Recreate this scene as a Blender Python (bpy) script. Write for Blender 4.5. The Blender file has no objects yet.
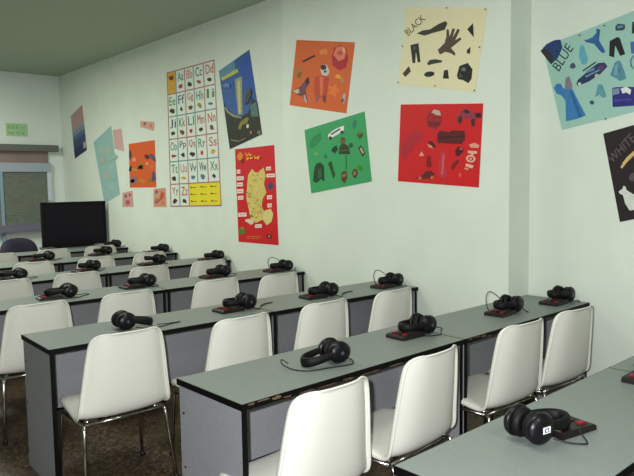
import bpy, bmesh, math, random
from mathutils import Vector, Matrix
random.seed(7)
S = bpy.context.scene
COL = S.collection
PI = math.pi

# ------------------------------------------------------------------ camera
F = 648.33
YAW, PITCH, ROLL = 0.725886, 0.082156, -0.015713
CAM = Vector((-3.9455, 0.0, 1.53596))
fw = Vector((math.sin(YAW) * math.cos(PITCH), math.cos(YAW) * math.cos(PITCH), -math.sin(PITCH)))
r0 = Vector((math.cos(YAW), -math.sin(YAW), 0))
u0 = r0.cross(fw)
RT = r0 * math.cos(ROLL) + u0 * math.sin(ROLL)
UP = -r0 * math.sin(ROLL) + u0 * math.cos(ROLL)
cam = bpy.data.cameras.new('camera')
cam.sensor_width = 36
cam.lens = F * 36 / 634
cam.clip_start = 0.02
co = bpy.data.objects.new('camera', cam)
COL.objects.link(co)
co.matrix_world = Matrix(((RT.x, UP.x, -fw.x, CAM.x), (RT.y, UP.y, -fw.y, CAM.y), (RT.z, UP.z, -fw.z, CAM.z), (0, 0, 0, 1)))
S.camera = co


def at(px, py, axis, val):
    """the point of the plane (axis = val) seen at a pixel of the photograph"""
    d = fw + RT * ((px - 317) / F) - UP * ((py - 238) / F)
    return CAM + d * ((val - CAM[axis]) / d[axis])


# ------------------------------------------------------------------ materials
def lin(c):
    return tuple(((v / 255) / 12.92 if v / 255 <= 0.04045 else ((v / 255 + 0.055) / 1.055) ** 2.4) for v in c) + (1.0,)


MC = {}


def mat(name, rgb, rough=0.6, metal=0.0, spec=0.5, vary=0.0, scale=20, bump=0.0, coat=0.0):
    if name in MC:
        return MC[name]
    m = bpy.data.materials.new(name)
    m.use_nodes = True
    nt = m.node_tree
    b = nt.nodes['Principled BSDF']
    b.inputs['Base Color'].default_value = lin(rgb)
    b.inputs['Roughness'].default_value = rough
    b.inputs['Metallic'].default_value = metal
    b.inputs['Specular IOR Level'].default_value = spec
    b.inputs['Coat Weight'].default_value = coat
    tc = nt.nodes.new('ShaderNodeTexCoord')
    nz = nt.nodes.new('ShaderNodeTexNoise')
    nz.inputs['Scale'].default_value = scale
    nz.inputs['Detail'].default_value = 5
    nt.links.new(tc.outputs['Object'], nz.inputs['Vector'])
    if vary:
        rp = nt.nodes.new('ShaderNodeValToRGB')
        c = lin(rgb)
        rp.color_ramp.elements[0].position = 0.3
        rp.color_ramp.elements[1].position = 0.7
        rp.color_ramp.elements[0].color = tuple(max(0, v * (1 - vary)) for v in c[:3]) + (1,)
        rp.color_ramp.elements[1].color = tuple(min(1, v * (1 + vary)) for v in c[:3]) + (1,)
        nt.links.new(nz.outputs['Fac'], rp.inputs['Fac'])
        nt.links.new(rp.outputs['Color'], b.inputs['Base Color'])
    if bump:
        bp = nt.nodes.new('ShaderNodeBump')
        bp.inputs['Strength'].default_value = bump
        bp.inputs['Distance'].default_value = 0.01
        nt.links.new(nz.outputs['Fac'], bp.inputs['Height'])
        nt.links.new(bp.outputs['Normal'], b.inputs['Normal'])
    MC[name] = m
    return m


def speckle(name, cols, scale, rough, extra=None):
    m = bpy.data.materials.new(name)
    m.use_nodes = True
    nt = m.node_tree
    b = nt.nodes['Principled BSDF']
    b.inputs['Roughness'].default_value = rough
    tc = nt.nodes.new('ShaderNodeTexCoord')
    v = nt.nodes.new('ShaderNodeTexVoronoi')
    v.inputs['Scale'].default_value = scale
    nz = nt.nodes.new('ShaderNodeTexNoise')
    nz.inputs['Scale'].default_value = scale * 0.8
    nz.inputs['Detail'].default_value = 6
    mx = nt.nodes.new('ShaderNodeMath')
    mx.operation = 'MULTIPLY_ADD'
    sp = nt.nodes.new('ShaderNodeSeparateColor')
    rp = nt.nodes.new('ShaderNodeValToRGB')
    nt.links.new(tc.outputs['Object'], v.inputs['Vector'])
    nt.links.new(tc.outputs['Object'], nz.inputs['Vector'])
    nt.links.new(v.outputs['Color'], sp.inputs['Color'])
    nt.links.new(sp.outputs['Red'], mx.inputs[0])
    mx.inputs[1].default_value = 0.5
    h = nt.nodes.new('ShaderNodeMath')
    h.operation = 'MULTIPLY'
    h.inputs[1].default_value = 0.5
    nt.links.new(nz.outputs['Fac'], h.inputs[0])
    nt.links.new(h.outputs[0], mx.inputs[2])
    nt.links.new(mx.outputs[0], rp.inputs['Fac'])
    el = rp.color_ramp.elements
    el[0].position, el[0].color = cols[0][0], lin(cols[0][1])
    el[1].position, el[1].color = cols[-1][0], lin(cols[-1][1])
    for p, c in cols[1:-1]:
        e = el.new(p)
        e.color = lin(c)
    nt.links.new(rp.outputs['Color'], b.inputs['Base Color'])
    return m


M_wall = mat('wall_paint', (222, 230, 219), 0.75, spec=0.3, vary=0.03, scale=3, bump=0.06)
M_backwall = mat('back_wall_paint', (228, 236, 232), 0.75, spec=0.3, vary=0.03, scale=3, bump=0.06)
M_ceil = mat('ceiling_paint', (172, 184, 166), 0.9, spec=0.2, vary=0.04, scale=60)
M_floor = speckle('terrazzo', [(0.25, (34, 26, 20)), (0.45, (66, 52, 38)), (0.6, (84, 68, 50)), (0.8, (120, 100, 76))], 75, 0.4)
M_top = mat('grey_green_laminate', (120, 128, 124), 0.45, vary=0.05, scale=90)
M_panel = mat('grey_laminate', (144, 146, 151), 0.5, vary=0.05, scale=60)
M_edge = mat('black_edging', (5, 5, 5), 0.6, spec=.15)
M_shell = mat('white_plastic', (222, 222, 212), 0.4, spec=0.4)
M_chrome = mat('chrome', (190, 188, 184), 0.18, metal=1.0)
M_black = mat('black_plastic', (9, 8, 10), 0.32, spec=.3, vary=0.1)
M_soft = mat('black_foam', (5, 5, 6), 0.6, spec=.25)
M_cup = mat('dark_violet_plastic', (12, 10, 16), 0.36, spec=.3)
M_cable = mat('black_rubber', (14, 14, 14), 0.5)
M_red = mat('red_plastic', (128, 20, 36), 0.4)
M_dred = mat('dark_red_label', (66, 14, 20), 0.5)
M_screw = mat('dark_screw', (26, 26, 30), 0.4, metal=0.6)

M_chip = mat('bare_chipboard', (98, 74, 54), 0.85, vary=0.35, scale=120)


def P(name, rgb, vary=0.0, rough=0.55):
    return mat('print_' + name, rgb, rough, spec=0.4, vary=vary, scale=55)


# ------------------------------------------------------------------ builders
def obj(name, bm, m, parent=None, smooth=False, mods=None, recalc=True):
    me = bpy.data.meshes.new(name)
    if recalc:
        bmesh.ops.recalc_face_normals(bm, faces=bm.faces)
    bm.to_mesh(me)
    bm.free()
    for k in (m if isinstance(m, (list, tuple)) else [m]):
        me.materials.append(k)
    if smooth:
        for p in me.polygons:
            p.use_smooth = True
    o = bpy.data.objects.new(name, me)
    COL.objects.link(o)
    if parent:
        o.parent = parent
    return o


def tag(o, label, cat, group=None):
    o['label'] = label
    o['category'] = cat
    if group:
        o['group'] = group
    return o


def thing(name, label, cat, loc=(0, 0, 0), rz=0, group=None):
    o = bpy.data.objects.new(name, None)
    COL.objects.link(o)
    o.empty_display_size = 0.1
    o.location = loc
    o.rotation_euler = (0, 0, rz)
    return tag(o, label, cat, group)


def box(bm, x0, x1, y0, y1, z0, z1, bev=0.0, mi=0):
    r = bmesh.ops.create_cube(bm, size=1)
    vs = r['verts']
    for v in vs:
        v.co = Vector((x0 + (v.co.x + .5) * (x1 - x0), y0 + (v.co.y + .5) * (y1 - y0), z0 + (v.co.z + .5) * (z1 - z0)))
    fs = {f for v in vs for f in v.link_faces}
    for f in fs:
        f.material_index = mi
    if bev:
        es = list({e for v in vs for e in v.link_edges})
        bmesh.ops.bevel(bm, geom=es, offset=bev, segments=2, affect='EDGES', profile=0.5)
    return bm


def tube(bm, pts, r, n=8, closed=False, mi=0, smooth_steps=0):
    pts = [Vector(p) for p in pts]
    if smooth_steps:
        q = []
        k = len(pts)
        for i in range(k - 1):
            p0, p1, p2, p3 = pts[max(i - 1, 0)], pts[i], pts[i + 1], pts[min(i + 2, k - 1)]
            for s in range(smooth_steps):
                t = s / smooth_steps
                q.append(0.5 * ((2 * p1) + (p2 - p0) * t + (2 * p0 - 5 * p1 + 4 * p2 - p3) * t * t + (3 * p1 - p0 - 3 * p2 + p3) * t ** 3))
        q.append(pts[-1])
        pts = q
    rings = []
    nrm = None
    for i, p in enumerate(pts):
        d = (pts[min(i + 1, len(pts) - 1)] - pts[max(i - 1, 0)]).normalized()
        if nrm is None:
            a = Vector((0, 0, 1)) if abs(d.z) < 0.9 else Vector((1, 0, 0))
            nrm = d.cross(a).normalized()
        else:
            nrm = (nrm - d * nrm.dot(d)).normalized()
        bn = d.cross(nrm)
        rr = r[i] if isinstance(r, (list, tuple)) else r
        rings.append([bm.verts.new(p + (nrm * math.cos(2 * PI * k / n) + bn * math.sin(2 * PI * k / n)) * rr) for k in range(n)])
    for a, b in zip(rings, rings[1:]):
        for k in range(n):
            f = bm.faces.new((a[k], a[(k + 1) % n], b[(k + 1) % n], b[k]))
            f.material_index = mi
    for ring in (rings[0], rings[-1]):
        f = bm.faces.new(ring)
        f.material_index = mi
    return bm


def lathe(bm, prof, axis='z', n=28, c=(0, 0, 0), mi=0):
    """prof: list of (radius, height) revolved about an axis through c"""
    c = Vector(c)
    rings = []
    for r, h in prof:
        ring = []
        for k in range(n):
            a = 2 * PI * k / n
            if axis == 'z':
                v = Vector((r * math.cos(a), r * math.sin(a), h))
            elif axis == 'y':
                v = Vector((r * math.cos(a), h, r * math.sin(a)))
            else:
                v = Vector((h, r * math.cos(a), r * math.sin(a)))
            ring.append(bm.verts.new(c + v))
        rings.append(ring)
    for a, b in zip(rings, rings[1:]):
        for k in range(n):
            f = bm.faces.new((a[k], a[(k + 1) % n], b[(k + 1) % n], b[k]))
            f.material_index = mi
    for ring in (rings[0], rings[-1]):
        f = bm.faces.new(ring)
        f.material_index = mi
    return bm


def copy_tree(o, parent=None):
    c = o.copy()
    COL.objects.link(c)
    if parent:
        c.parent = parent
    for ch in o.children:
        copy_tree(ch, c)
    return c


# ------------------------------------------------------------------ the room
XF, XP, XN = 0.0, -0.085, 0.172          # far wall, projecting pillar section, near recess
YS0, YS1 = 2.40, 4.80                    # the pillar section's two ends
YB = 10.62                               # back wall
XL, YFR = -6.8, -2.6
ZC = 3.325


def struct(name, bm, m, parent=None):
    o = obj(name, bm, m, parent)
    o['kind'] = 'structure'
    return o


def prism(bm, ring, z0, z1):
    lo = [bm.verts.new((x, y, z0)) for x, y in ring]
    hi = [bm.verts.new((x, y, z1)) for x, y in ring]
    n = len(ring)
    for i in range(n):
        bm.faces.new((lo[i], lo[(i + 1) % n], hi[(i + 1) % n], hi[i]))
    bm.faces.new(lo)
    bm.faces.new(hi)
    return bm


bm = prism(bmesh.new(), [(XN, YFR), (XN, YS0), (XP, YS0), (XP, YS1), (XF, YS1), (XF, YB), (0.4, YB), (0.4, YFR)], 0, ZC)
struct('wall_right', bm, M_wall)
struct('wall_back', box(bmesh.new(), XL, 0.4, YB, YB + 0.2, 0, ZC), M_backwall)
struct('wall_left', box(bmesh.new(), XL - 0.2, XL, YFR, YB + 0.2, 0, ZC), M_wall)
struct('wall_front', box(bmesh.new(), XL - 0.2, 0.4, YFR - 0.2, YFR, 0, ZC), M_wall)
struct('floor', box(bmesh.new(), XL - 0.2, 0.4, YFR - 0.2, YB + 0.2, -0.1, 0), M_floor)
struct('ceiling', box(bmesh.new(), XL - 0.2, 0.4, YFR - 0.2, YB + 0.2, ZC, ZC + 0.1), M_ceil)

# window with a lowered roller shutter on the back wall
win = bpy.data.objects.new('window_1', None)
COL.objects.link(win)
win['kind'] = 'structure'


def wz(py):
    return at(30, py, 1, YB)[2]


M_frame = mat('window_aluminium', (164, 174, 186), 0.5)
M_beam = mat('dark_lintel', (104, 106, 98), 0.7)
M_shut = speckle('roller_shutter_slats', [(0.0, (98, 106, 98)), (0.5, (112, 118, 108)), (1.0, (126, 132, 120))], 30, 0.6)
M_trans = mat('brown_transom_panel', (140, 122, 118), 0.4, vary=0.12, scale=3)
wl = -1.75
xr = at(49, 190, 1, YB)[0]
xb = at(56, 148, 1, YB)[0]
struct('shutter_box_ledge', box(bmesh.new(), wl, xb, YB - 0.12, YB, wz(151.5), wz(145), 0.004), M_beam, win)
struct('transom', box(bmesh.new(), wl, xr, YB - 0.03, YB, wz(163), wz(151.5)), M_trans, win)
struct('transom_bar', box(bmesh.new(), wl, xr + 0.03, YB - 0.07, YB, wz(172), wz(163), 0.004), M_frame, win)
b = bmesh.new()
z0, z1 = wz(224), wz(172)
n = 22
for i in range(n):
    a0 = z0 + (z1 - z0) * i / n
    box(b, wl, xr - 0.035, YB - 0.042, YB, a0, a0 + (z1 - z0) / n * 0.93, 0.003)
struct('roller_shutter', b, M_shut, win)
struct('window_jamb', box(bmesh.new(), xr - 0.035, xr + 0.03, YB - 0.06, YB, wz(201), wz(172), 0.003), mat('pale_jamb', (206, 212, 226), 0.5), win)
xm = at(2, 200, 1, YB)[0]
struct('window_mullion', box(bmesh.new(), xm - 0.035, xm + 0.012, YB - 0.07, YB, wz(248), wz(172), 0.003), mat('blue_grey_mullion', (136, 160, 178), 0.5), win)
struct('window_sill', box(bmesh.new(), wl, xr - 0.05, YB - 0.13, YB, wz(231), wz(224), 0.004), mat('violet_grey_sill', (112, 112, 130), 0.6), win)

# ------------------------------------------------------------------ desks
DD = 0.462
DH = 0.74


def chips(t, h):
    """bare patches where the black edging has broken away"""
    for x0, x1, z0, z1 in ((-.96, -.915, .5, 1), (-.90, -.81, .62, 1), (-.80, -.73, .2, .95), (-.72, -.66, .1, .4), (-.60, -.48, .0, .28), (-.46, -.30, .0, .22), (-.26, -.16, .0, .3), (-.1, .08, .0, .2), (.16, .3, .0, .22)):
        b = bmesh.new()
        n = 11
        top, bot = [], []
        for k in range(n + 1):
            x = (x0 + (x1 - x0) * k / n) * h
            e = 1 - abs(2 * k / n - 1) ** 3
            zc = (z0 + z1) / 2
            top.append((x, DH - .026 + .025 * (zc + (z1 - zc) * e * random.uniform(.35, 1))))
            bot.append((x, DH - .026 + .025 * (zc - (zc - z0) * e * random.uniform(.2, 1) - .02)))
        ring = top + bot[::-1]
        f = [b.verts.new((x, -.0006, z)) for x, z in ring]
        g = [b.verts.new((x, .0, z)) for x, z in ring]
        b.faces.new(f)
        for k in range(len(ring)):
            b.faces.new((f[k], f[(k + 1) % len(ring)], g[(k + 1) % len(ring)], g[k]))
        o = obj('chipped_patch', b, M_chip, t)
        o['label'] = 'bare brown patch in the black edging'


def make_desk(L, label, worn):
    t = thing('classroom_desk', label, 'desk', group='rows of grey green desks')
    h = L / 2
    obj('tabletop', box(bmesh.new(), -h + .003, h - .003, .003, DD - .003, DH - .024, DH), M_top, t)
    e = bmesh.new()
    box(e, -h, h, 0, .003, DH - .026, DH - .001)
    e2 = obj('front_edging', e, M_edge, t)
    if worn:
        chips(t, h)
    e = bmesh.new()
    box(e, -h, h, DD - .003, DD, DH - .026, DH - .001)
    box(e, -h, -h + .003, .003, DD - .003, DH - .026, DH - .001)
    box(e, h - .003, h, .003, DD - .003, DH - .026, DH - .001)
    obj('edging', e, M_edge, t)
    for s in (-1, 1):
        x0, x1 = (-h + .006, -h + .028) if s < 0 else (h - .028, h - .006)
        p = obj('side_panel', box(bmesh.new(), x0, x1, .012, DD - .012, 0.0, DH - .024), M_panel, t)
        obj('panel_edging', box(bmesh.new(), x0, x1, .008, .012, 0.0, DH - .026), M_edge, p)
        b = bmesh.new()
        xo = x0 - .001 if s < 0 else x1 + .001
        for yy in (.42,):
            for zz in (DH - .14, DH - .37):
                lathe(b, [(.005, -.002), (.005, .002)], 'x', 10, (xo, yy, zz))
        obj('screw', b, M_screw, p)
    obj('modesty_panel', box(bmesh.new(), -h + .029, h - .029, DD - .05, DD - .032, .30, DH - .025), M_panel, t)
    obj('panel_rail', box(bmesh.new(), -h + .029, h - .029, DD - .052, DD - .030, .285, .2995), M_edge, t)
    return t


ORD = ['nearest', 'second nearest', 'third nearest', 'fourth nearest', 'fifth nearest', 'sixth nearest', 'farthest']
# row: (left x, left y, right x, right y, table length)
ROWS = [
    (-2.608, 0.731, 0.165, 0.760),
    (-2.629, 1.914, 0.165, 1.953),
    (-2.852, 3.252, -0.092, 3.177),
    (-2.905, 4.545, -0.097, 4.510),
    (-2.81, 5.760, -0.012, 5.840),
    (-2.80, 7.050, -0.012, 6.989),
    (-2.90, 8.170, -0.10, 8.135),
]
for i, (xa, ya, xb_, yb) in enumerate(ROWS):
    a, b_ = Vector((xa, ya, 0)), Vector((xb_, yb, 0))
    d = b_ - a
    L = d.length / 2 - 0.004
    rz = math.atan2(d.y, d.x)
    lo = make_desk(L, f'grey green desk with black edging, left one of the {ORD[i]} row', i == 1)
    lo.location = a + d * 0.25
    lo.rotation_euler.z = rz
    ro = copy_tree(lo)
    ro.location = a + d * 0.75
    ro['label'] = f'grey green desk with black edging, wall side one of the {ORD[i]} row'


# ------------------------------------------------------------------ chairs
def make_chair():
    t = thing('shell_chair', 'x', 'chair', group='white shell chairs behind the desks')
    prof = [(.215, .394, .165), (.212, .414, .190), (.188, .428, .205), (.12, .430, .216), (.03, .417, .222), (-.07, .403, .227), (-.150, .396, .233),
            (-.197, .407, .238), (-.220, .440, .237), (-.232, .495, .229), (-.242, .575, .218), (-.252, .662, .207), (-.261, .742, .195), (-.267, .793, .184),
            (-.269, .817, .168), (-.272, .830, .138), (-.284, .833, .095)]
    b = bmesh.new()
    NS = 14
    rows = []
    for i, (y, z, w) in enumerate(prof):
        row = []
        back = min(max((i - 5) / 4.0, 0), 1)
        for k in range(NS + 1):
            s = -1 + 2 * k / NS
            e = abs(s) ** 4
            x = w * s
            yy = y + back * (0.048 * e + 0.012 * s * s) * (1 if i < 14 else (0.75, 0.5, 0.3)[i - 14])
            zz = z + (1 - back) * (0.014 * s * s - 0.010 * e * e)
            if 4 <= i <= 8:
                zz += 0.010 * e
            if k in (0, NS):
                row.append((x, yy, zz))
            else:
                row.append((x, yy, zz))
        # the rim rolls back and down
        rim = [(0.6, 0.012), (1.0, 0.026)]
        fade = 1 if i < 14 else (0.7, 0.4, 0.15)[i - 14]
        lft = [(row[0][0] - .004 * q * fade, row[0][1] - back * d_ * fade, row[0][2] - (1 - back) * d_ * .8) for q, d_ in rim]
        rgt = [(row[-1][0] + .004 * q * fade, row[-1][1] - back * d_ * fade, row[-1][2] - (1 - back) * d_ * .8) for q, d_ in rim]
        row = [b.verts.new(v) for v in lft[::-1] + row + rgt]
        rows.append(row)
    for a, c in zip(rows, rows[1:]):
        for k in range(NS + 4):
            b.faces.new((a[k], a[k + 1], c[k + 1], c[k]))
    bmesh.ops.recalc_face_normals(b, faces=b.faces)
    o = obj('seat_shell', b, M_shell, t, smooth=True)
    m = o.modifiers.new('thick', 'SOLIDIFY')
    m.thickness = 0.009
    m.offset = 0
    m = o.modifiers.new('sub', 'SUBSURF')
    m.levels = m.render_levels = 1
    f = bmesh.new()
    ZR = .375
    for s in (-1, 1):
        tube(f, [(s * .212, .130, ZR), (s * .212, -.160, ZR)], .0095, 10)
        for y in (-.13, .12):
            lathe(f, [(.016, 0), (.016, .012), (.006, .022)], 'z', 10, (s * .180, y, ZR - .001))
    tube(f, [(-.212, -.160, ZR), (.212, -.160, ZR)], .0095, 10)
    tube(f, [(-.212, .120, ZR), (.212, .120, ZR)], .0095, 10)
    obj('frame', f, M_chrome, t, smooth=True)
    for s in (-1, 1):
        for front in (0, 1):
            g = bmesh.new()
            if front:
                tube(g, [(s * .212, .130, ZR), (s * .213, .141, ZR - .004), (s * .215, .147, ZR - .02), (s * .232, .165, .012)], .0095, 10)
            else:
                tube(g, [(s * .212, -.160, ZR), (s * .213, -.175, ZR - .004), (s * .215, -.184, ZR - .02), (s * .240, -.235, .012)], .0095, 10)
            l = obj('leg', g, M_chrome, t, smooth=True)
            end = (s * .232, .165) if front else (s * .240, -.235)
            obj('rubber_foot', lathe(bmesh.new(), [(.011, 0), (.014, .002), (.014, .018), (.0112, .024)], 'z', 10, (end[0], end[1], 0)), M_cable, l, smooth=True)
    return t


CH = {  # row: (pixel of the middle of the top edge, small turn in degrees, distance word from the right wall)
    2: [(340, 385, 1), (441, 351, 4), (530, 322, -2), (582, 308, -3)],
    3: [(130, 331, -2), (247, 316, 2), (330, 301, 1), (399, 289, 3)],
    4: [(41, 303, 2), (131, 291.5, 2), (220, 279, -1), (283, 273.5, 2)],
    5: [(8, 280, 2), (79, 272.5, -2), (152, 266, 2), (211.5, 260, 1)],
    6: [(-29, 269, 0), (35, 262, 1), (98, 257, -1), (152, 252, 2)],
    7: [(0, 253.5, 0), (55, 249, 2), (102, 245.5, -1)],
}
NTH = ['nearest the right wall', 'second from the right wall', 'third from the right wall', 'fourth from the right wall']
proto = make_chair()
used = False
for r, lst in CH.items():
    for k, (px, py, turn) in enumerate(lst):
        if px < -20:
            continue
        p = at(px, py, 2, 0.834)
        o = copy_tree(proto) if used else proto
        used = True
        a = math.radians(turn)
        o.rotation_euler.z = a
        o.location = (p.x - math.sin(a) * .270, p.y + math.cos(a) * .270, 0)
        o['label'] = f'white plastic shell chair at the {ORD[r - 1]} desk row, {NTH[len(lst) - 1 - k]}'

# ------------------------------------------------------------------ headphones and listening consoles
def cup_bm(side):
    """side -1: the disc that looks toward -y"""
    b = bmesh.new()
    y = side * .040
    prof = [(.012, y + side * .0285), (.024, y + side * .027), (.038, y + side * .022), (.047, y + side * .013), (.050, y + side * .003), (.048, y - side * .004), (.03, y - side * .006)]
    lathe(b, prof, 'y', 28, (.076, 0, .0505))
    for v in b.verts:
        v.co.x = .076 + (v.co.x - .076) * 1.13
    return b


def pad_bm(side):
    b = bmesh.new()
    y = side * .040
    prof = [(.018, y - side * .007), (.018, y - side * .028), (.028, y - side * .034), (.042, y - side * .030), (.047, y - side * .018), (.046, y - side * .005)]
    lathe(b, prof, 'y', 24, (.076, 0, .0505))
    return b


def band_bm(lift):
    b = bmesh.new()
    pts = []
    for k in range(25):
        a = -PI / 2 + PI * k / 24
        # U lying on its side, open toward the cups
        x = .066 - .150 * max(0, math.cos(a)) ** 0.85
        y = .050 * math.sin(a) * (1 + .30 * math.cos(a))
        z = .060 + (lift - .016) * max(0, math.cos(a)) ** .6
        pts.append(Vector((x, y, z)))
    rings = []
    for i, p in enumerate(pts):
        d = (pts[min(i + 1, 24)] - pts[max(i - 1, 0)]).normalized()
        side = d.cross(Vector((0, 0, 1))).normalized()
        up = side.cross(d).normalized()
        w, h = .011, .012 + .011 * math.sin(PI * i / 24)
        rings.append([b.verts.new(p + side * (w * math.cos(q)) + up * (h * math.sin(q))) for q in [2 * PI * j / 10 for j in range(10)]])
    for a, c in zip(rings, rings[1:]):
        for k in range(10):
            b.faces.new((a[k], a[(k + 1) % 10], c[(k + 1) % 10], c[k]))
    b.faces.new(rings[0])
    b.faces.new(rings[-1])
    return b


def make_headphones(lift, cable, sticker=False):
    t = thing('headphones', 'x', 'headphones', group='black headphones on the desks')
    obj('headband', band_bm(lift), M_soft, t, smooth=True)
    for s in (-1, 1):
        c = obj('ear_cup', cup_bm(s), M_cup, t, smooth=True)
        obj('ear_pad', pad_bm(s), M_soft, c, smooth=True)
        y0 = s * .0685
        if sticker and s > 0:
            b = bmesh.new()
            box(b, .061, .093, y0 - .0005, y0 + .001, .043, .063, mi=0)
            box(b, .069, .087, y0 + .001, y0 + .0016, .0465, .0595, mi=1)
            lathe(b, [(.0045, 0), (.0045, .0008)], 'y', 14, (.078, y0 + .0016, .053), mi=0)
            box(b, .0635, .0675, y0 + .001, y0 + .0016, .044, .049, mi=2)
            k = obj('sticker', b, [P('sticker_white', (230, 228, 220)), P('sticker_blue', (52, 78, 170)), P('sticker_yellow', (220, 180, 60))], c)
            k['label'] = 'small white sticker with a blue mark'
        else:
            b = bmesh.new()
            lathe(b, [(.0085, y0 - .0005), (.0085, y0 + s * .0008)], 'y', 16, (.076, 0, .0505))
            obj('emblem', b, mat('emblem_grey', (92, 92, 108), 0.3, metal=0.5), c)
        ym = s * .047
        obj('yoke', box(bmesh.new(), .052, .070, ym - .005, ym + .005, .058, .084, .002), M_black, t)
    obj('cable', tube(bmesh.new(), cable, .0028, 6, smooth_steps=8), M_cable, t, smooth=True)
    return t


def make_console():
    t = thing('listening_console', 'x', 'console', group='small black consoles under the headphones')
    b = bmesh.new()
    vs = []
    for x, z in ((-.140, .014), (-.130, .020), (.018, .026), (.023, .022)):
        vs.append((x, z))
    ring = [(-.142, 0)] + vs + [(.024, 0)]
    L = [b.verts.new((x, -.062, z)) for x, z in ring]
    R = [b.verts.new((x, .062, z)) for x, z in ring]
    k = len(ring)
    for i in range(k):
        b.faces.new((L[i], L[(i + 1) % k], R[(i + 1) % k], R[i]))
    b.faces.new(L)
    b.faces.new(R)
    obj('console_body', b, mat('dark_console_plastic', (18, 9, 11), 0.45), t)

    def zt(x):
        return .020 + (x + .130) / .148 * .006
    for x, y, w, h in ((-.104, -.038, .030, .016), (-.098, .036, .030, .016)):
        b = bmesh.new()
        box(b, x - w / 2, x + w / 2, y - h / 2, y + h / 2, zt(x) - .003, zt(x) + .007, .002)
        o = obj('button', b, M_red, t)
        o['label'] = 'red push button'
    b = bmesh.new()
    for y in (-.012, .004):
        box(b, -.105, -.045, y - .003, y + .003, zt(-.075) - .004, zt(-.075) + .0035)
    obj('slot', b, M_dred, t)
    return t


CAB = {
    'loop': [(.085, .05, .012), (.118, .06, .004), (.175, .03, .004), (.215, .05, .003), (.22, -.01, .004), (.165, -.05, .003), (.10, -.10, .003), (.02, -.075, .004), (.0285, -.03, .012)],
    'arch': [(.085, .06, .02), (.10, .085, .06), (.02, .105, .115), (-.04, .1, .11), (-.05, .1, .06), (-.02, .095, .004), (.08, .11, .003), (.17, .06, .05), (.185, .0, .04), (.15, -.05, .003), (.10, -.10, .003)],
    'line': [(.085, -.06, .010), (.11, -.095, .004), (.15, -.06, .003), (.20, .0, .003), (.26, .03, .003), (.31, .03, .003), (.312, .024, .003), (.26, .018, .003), (.18, -.03, .003)],
    'flip': [(.03, .055, .012), (.0, .09, .004), (-.035, .12, .003), (-.055, .11, .003), (-.06, .085, .02), (-.09, .058, .020)],
    'right': [(.03, .055, .012), (-.02, .09, .004), (-.10, .095, .003), (-.19, .06, .003), (-.24, .05, .003), (-.24, .043, .003), (-.17, .04, .003), (-.11, .03, .003)],
    'left': [(.085, .05, .012), (.14, .03, .003), (.148, -.03, .004), (.11, -.09, .003), (.0, -.085, .003), (-.10, -.075, .003), (-.15, -.02, .004), (-.175, .03, .02), (-.16, .06, .03), (-.136, .045, .012)],
}
# (row, px, py, turn, kind of cable, band lift)
HS = [
    (1, 545, 435, 170, 'flip', -.004, True), (1, 652, 378, 0, 'loop', .006, False),
    (2, 320, 364, -10, 'left', -.022, False), (2, 413, 335, -2, 'loop', .008, False), (2, 505, 313, 4, 'arch', .012, False), (2, 558, 298, 2, 'line', .020, False),
    (3, 137, 327, 176, 'right', -.020, False), (3, 236, 310, 0, 'line', .010, False), (3, 320, 297, -6, 'line', .004, False), (3, 388, 284, 3, 'arch', .008, False),
    (4, 58, 298, -6, 'loop', .004, False), (4, 139, 287, 3, 'left', .010, False), (4, 216, 277, 4, 'loop', .008, False), (4, 279, 269.5, -2, 'arch', .008, False),
    (5, 11, 280, -4, 'loop', .012, False), (5, 87, 271, 20, 'loop', .016, False), (5, 153, 264.5, 4, 'left', .030, False), (5, 212, 257.5, 2, 'loop', .010, False),
    (6, 42, 260.5, -4, 'loop', .010, False), (6, 101, 255, 14, 'loop', .014, False), (6, 158, 249.5, 4, 'left', .012, False),
    (7, 111, 247.5, 8, 'loop', .012, False),
]
WHERE = {1: ['bearing a white sticker', 'at the right edge of the picture'],
         2: None, 3: None, 4: None, 5: None, 6: None, 7: ['beside the television']}
counts = {}
for h in HS:
    counts[h[0]] = counts.get(h[0], 0) + 1
seen = {}
con0 = make_console()
used = False
for (r, px, py, turn, ck, lift, st) in HS:
    k = seen.get(r, 0)
    seen[r] = k + 1
    p = at(px, py, 2, DH)
    lim = (XN if r < 3 else XP if r < 5 else XF) - (.15 if abs(turn) < 90 else .10)
    while p.x > lim and px < 620:
        py += .2
        p = at(px, py, 2, DH)
    rz = math.radians(turn)
    if WHERE[r]:
        w = f'on the {ORD[r - 1]} desk row, {WHERE[r][k]}'
    else:
        w = f'on the {ORD[r - 1]} desk row, {NTH[counts[r] - 1 - k]}'
    hp = make_headphones(lift, CAB[ck], st)
    hp.location = (p.x, p.y, DH + .001)
    hp.rotation_euler.z = rz
    hp['label'] = 'black headphones ' + w
    if (r, k) in ((2, 0), (3, 0)):
        continue
    c = copy_tree(con0) if used else con0
    used = True
    off = .03 if st else 0
    c.location = (p.x - math.cos(rz) * off, p.y - math.sin(rz) * off, DH + .0005)
    c.rotation_euler.z = rz
    w2 = w.replace('bearing a white sticker', 'beside the stickered headphones')
    c['label'] = 'black console ' + w2

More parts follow.
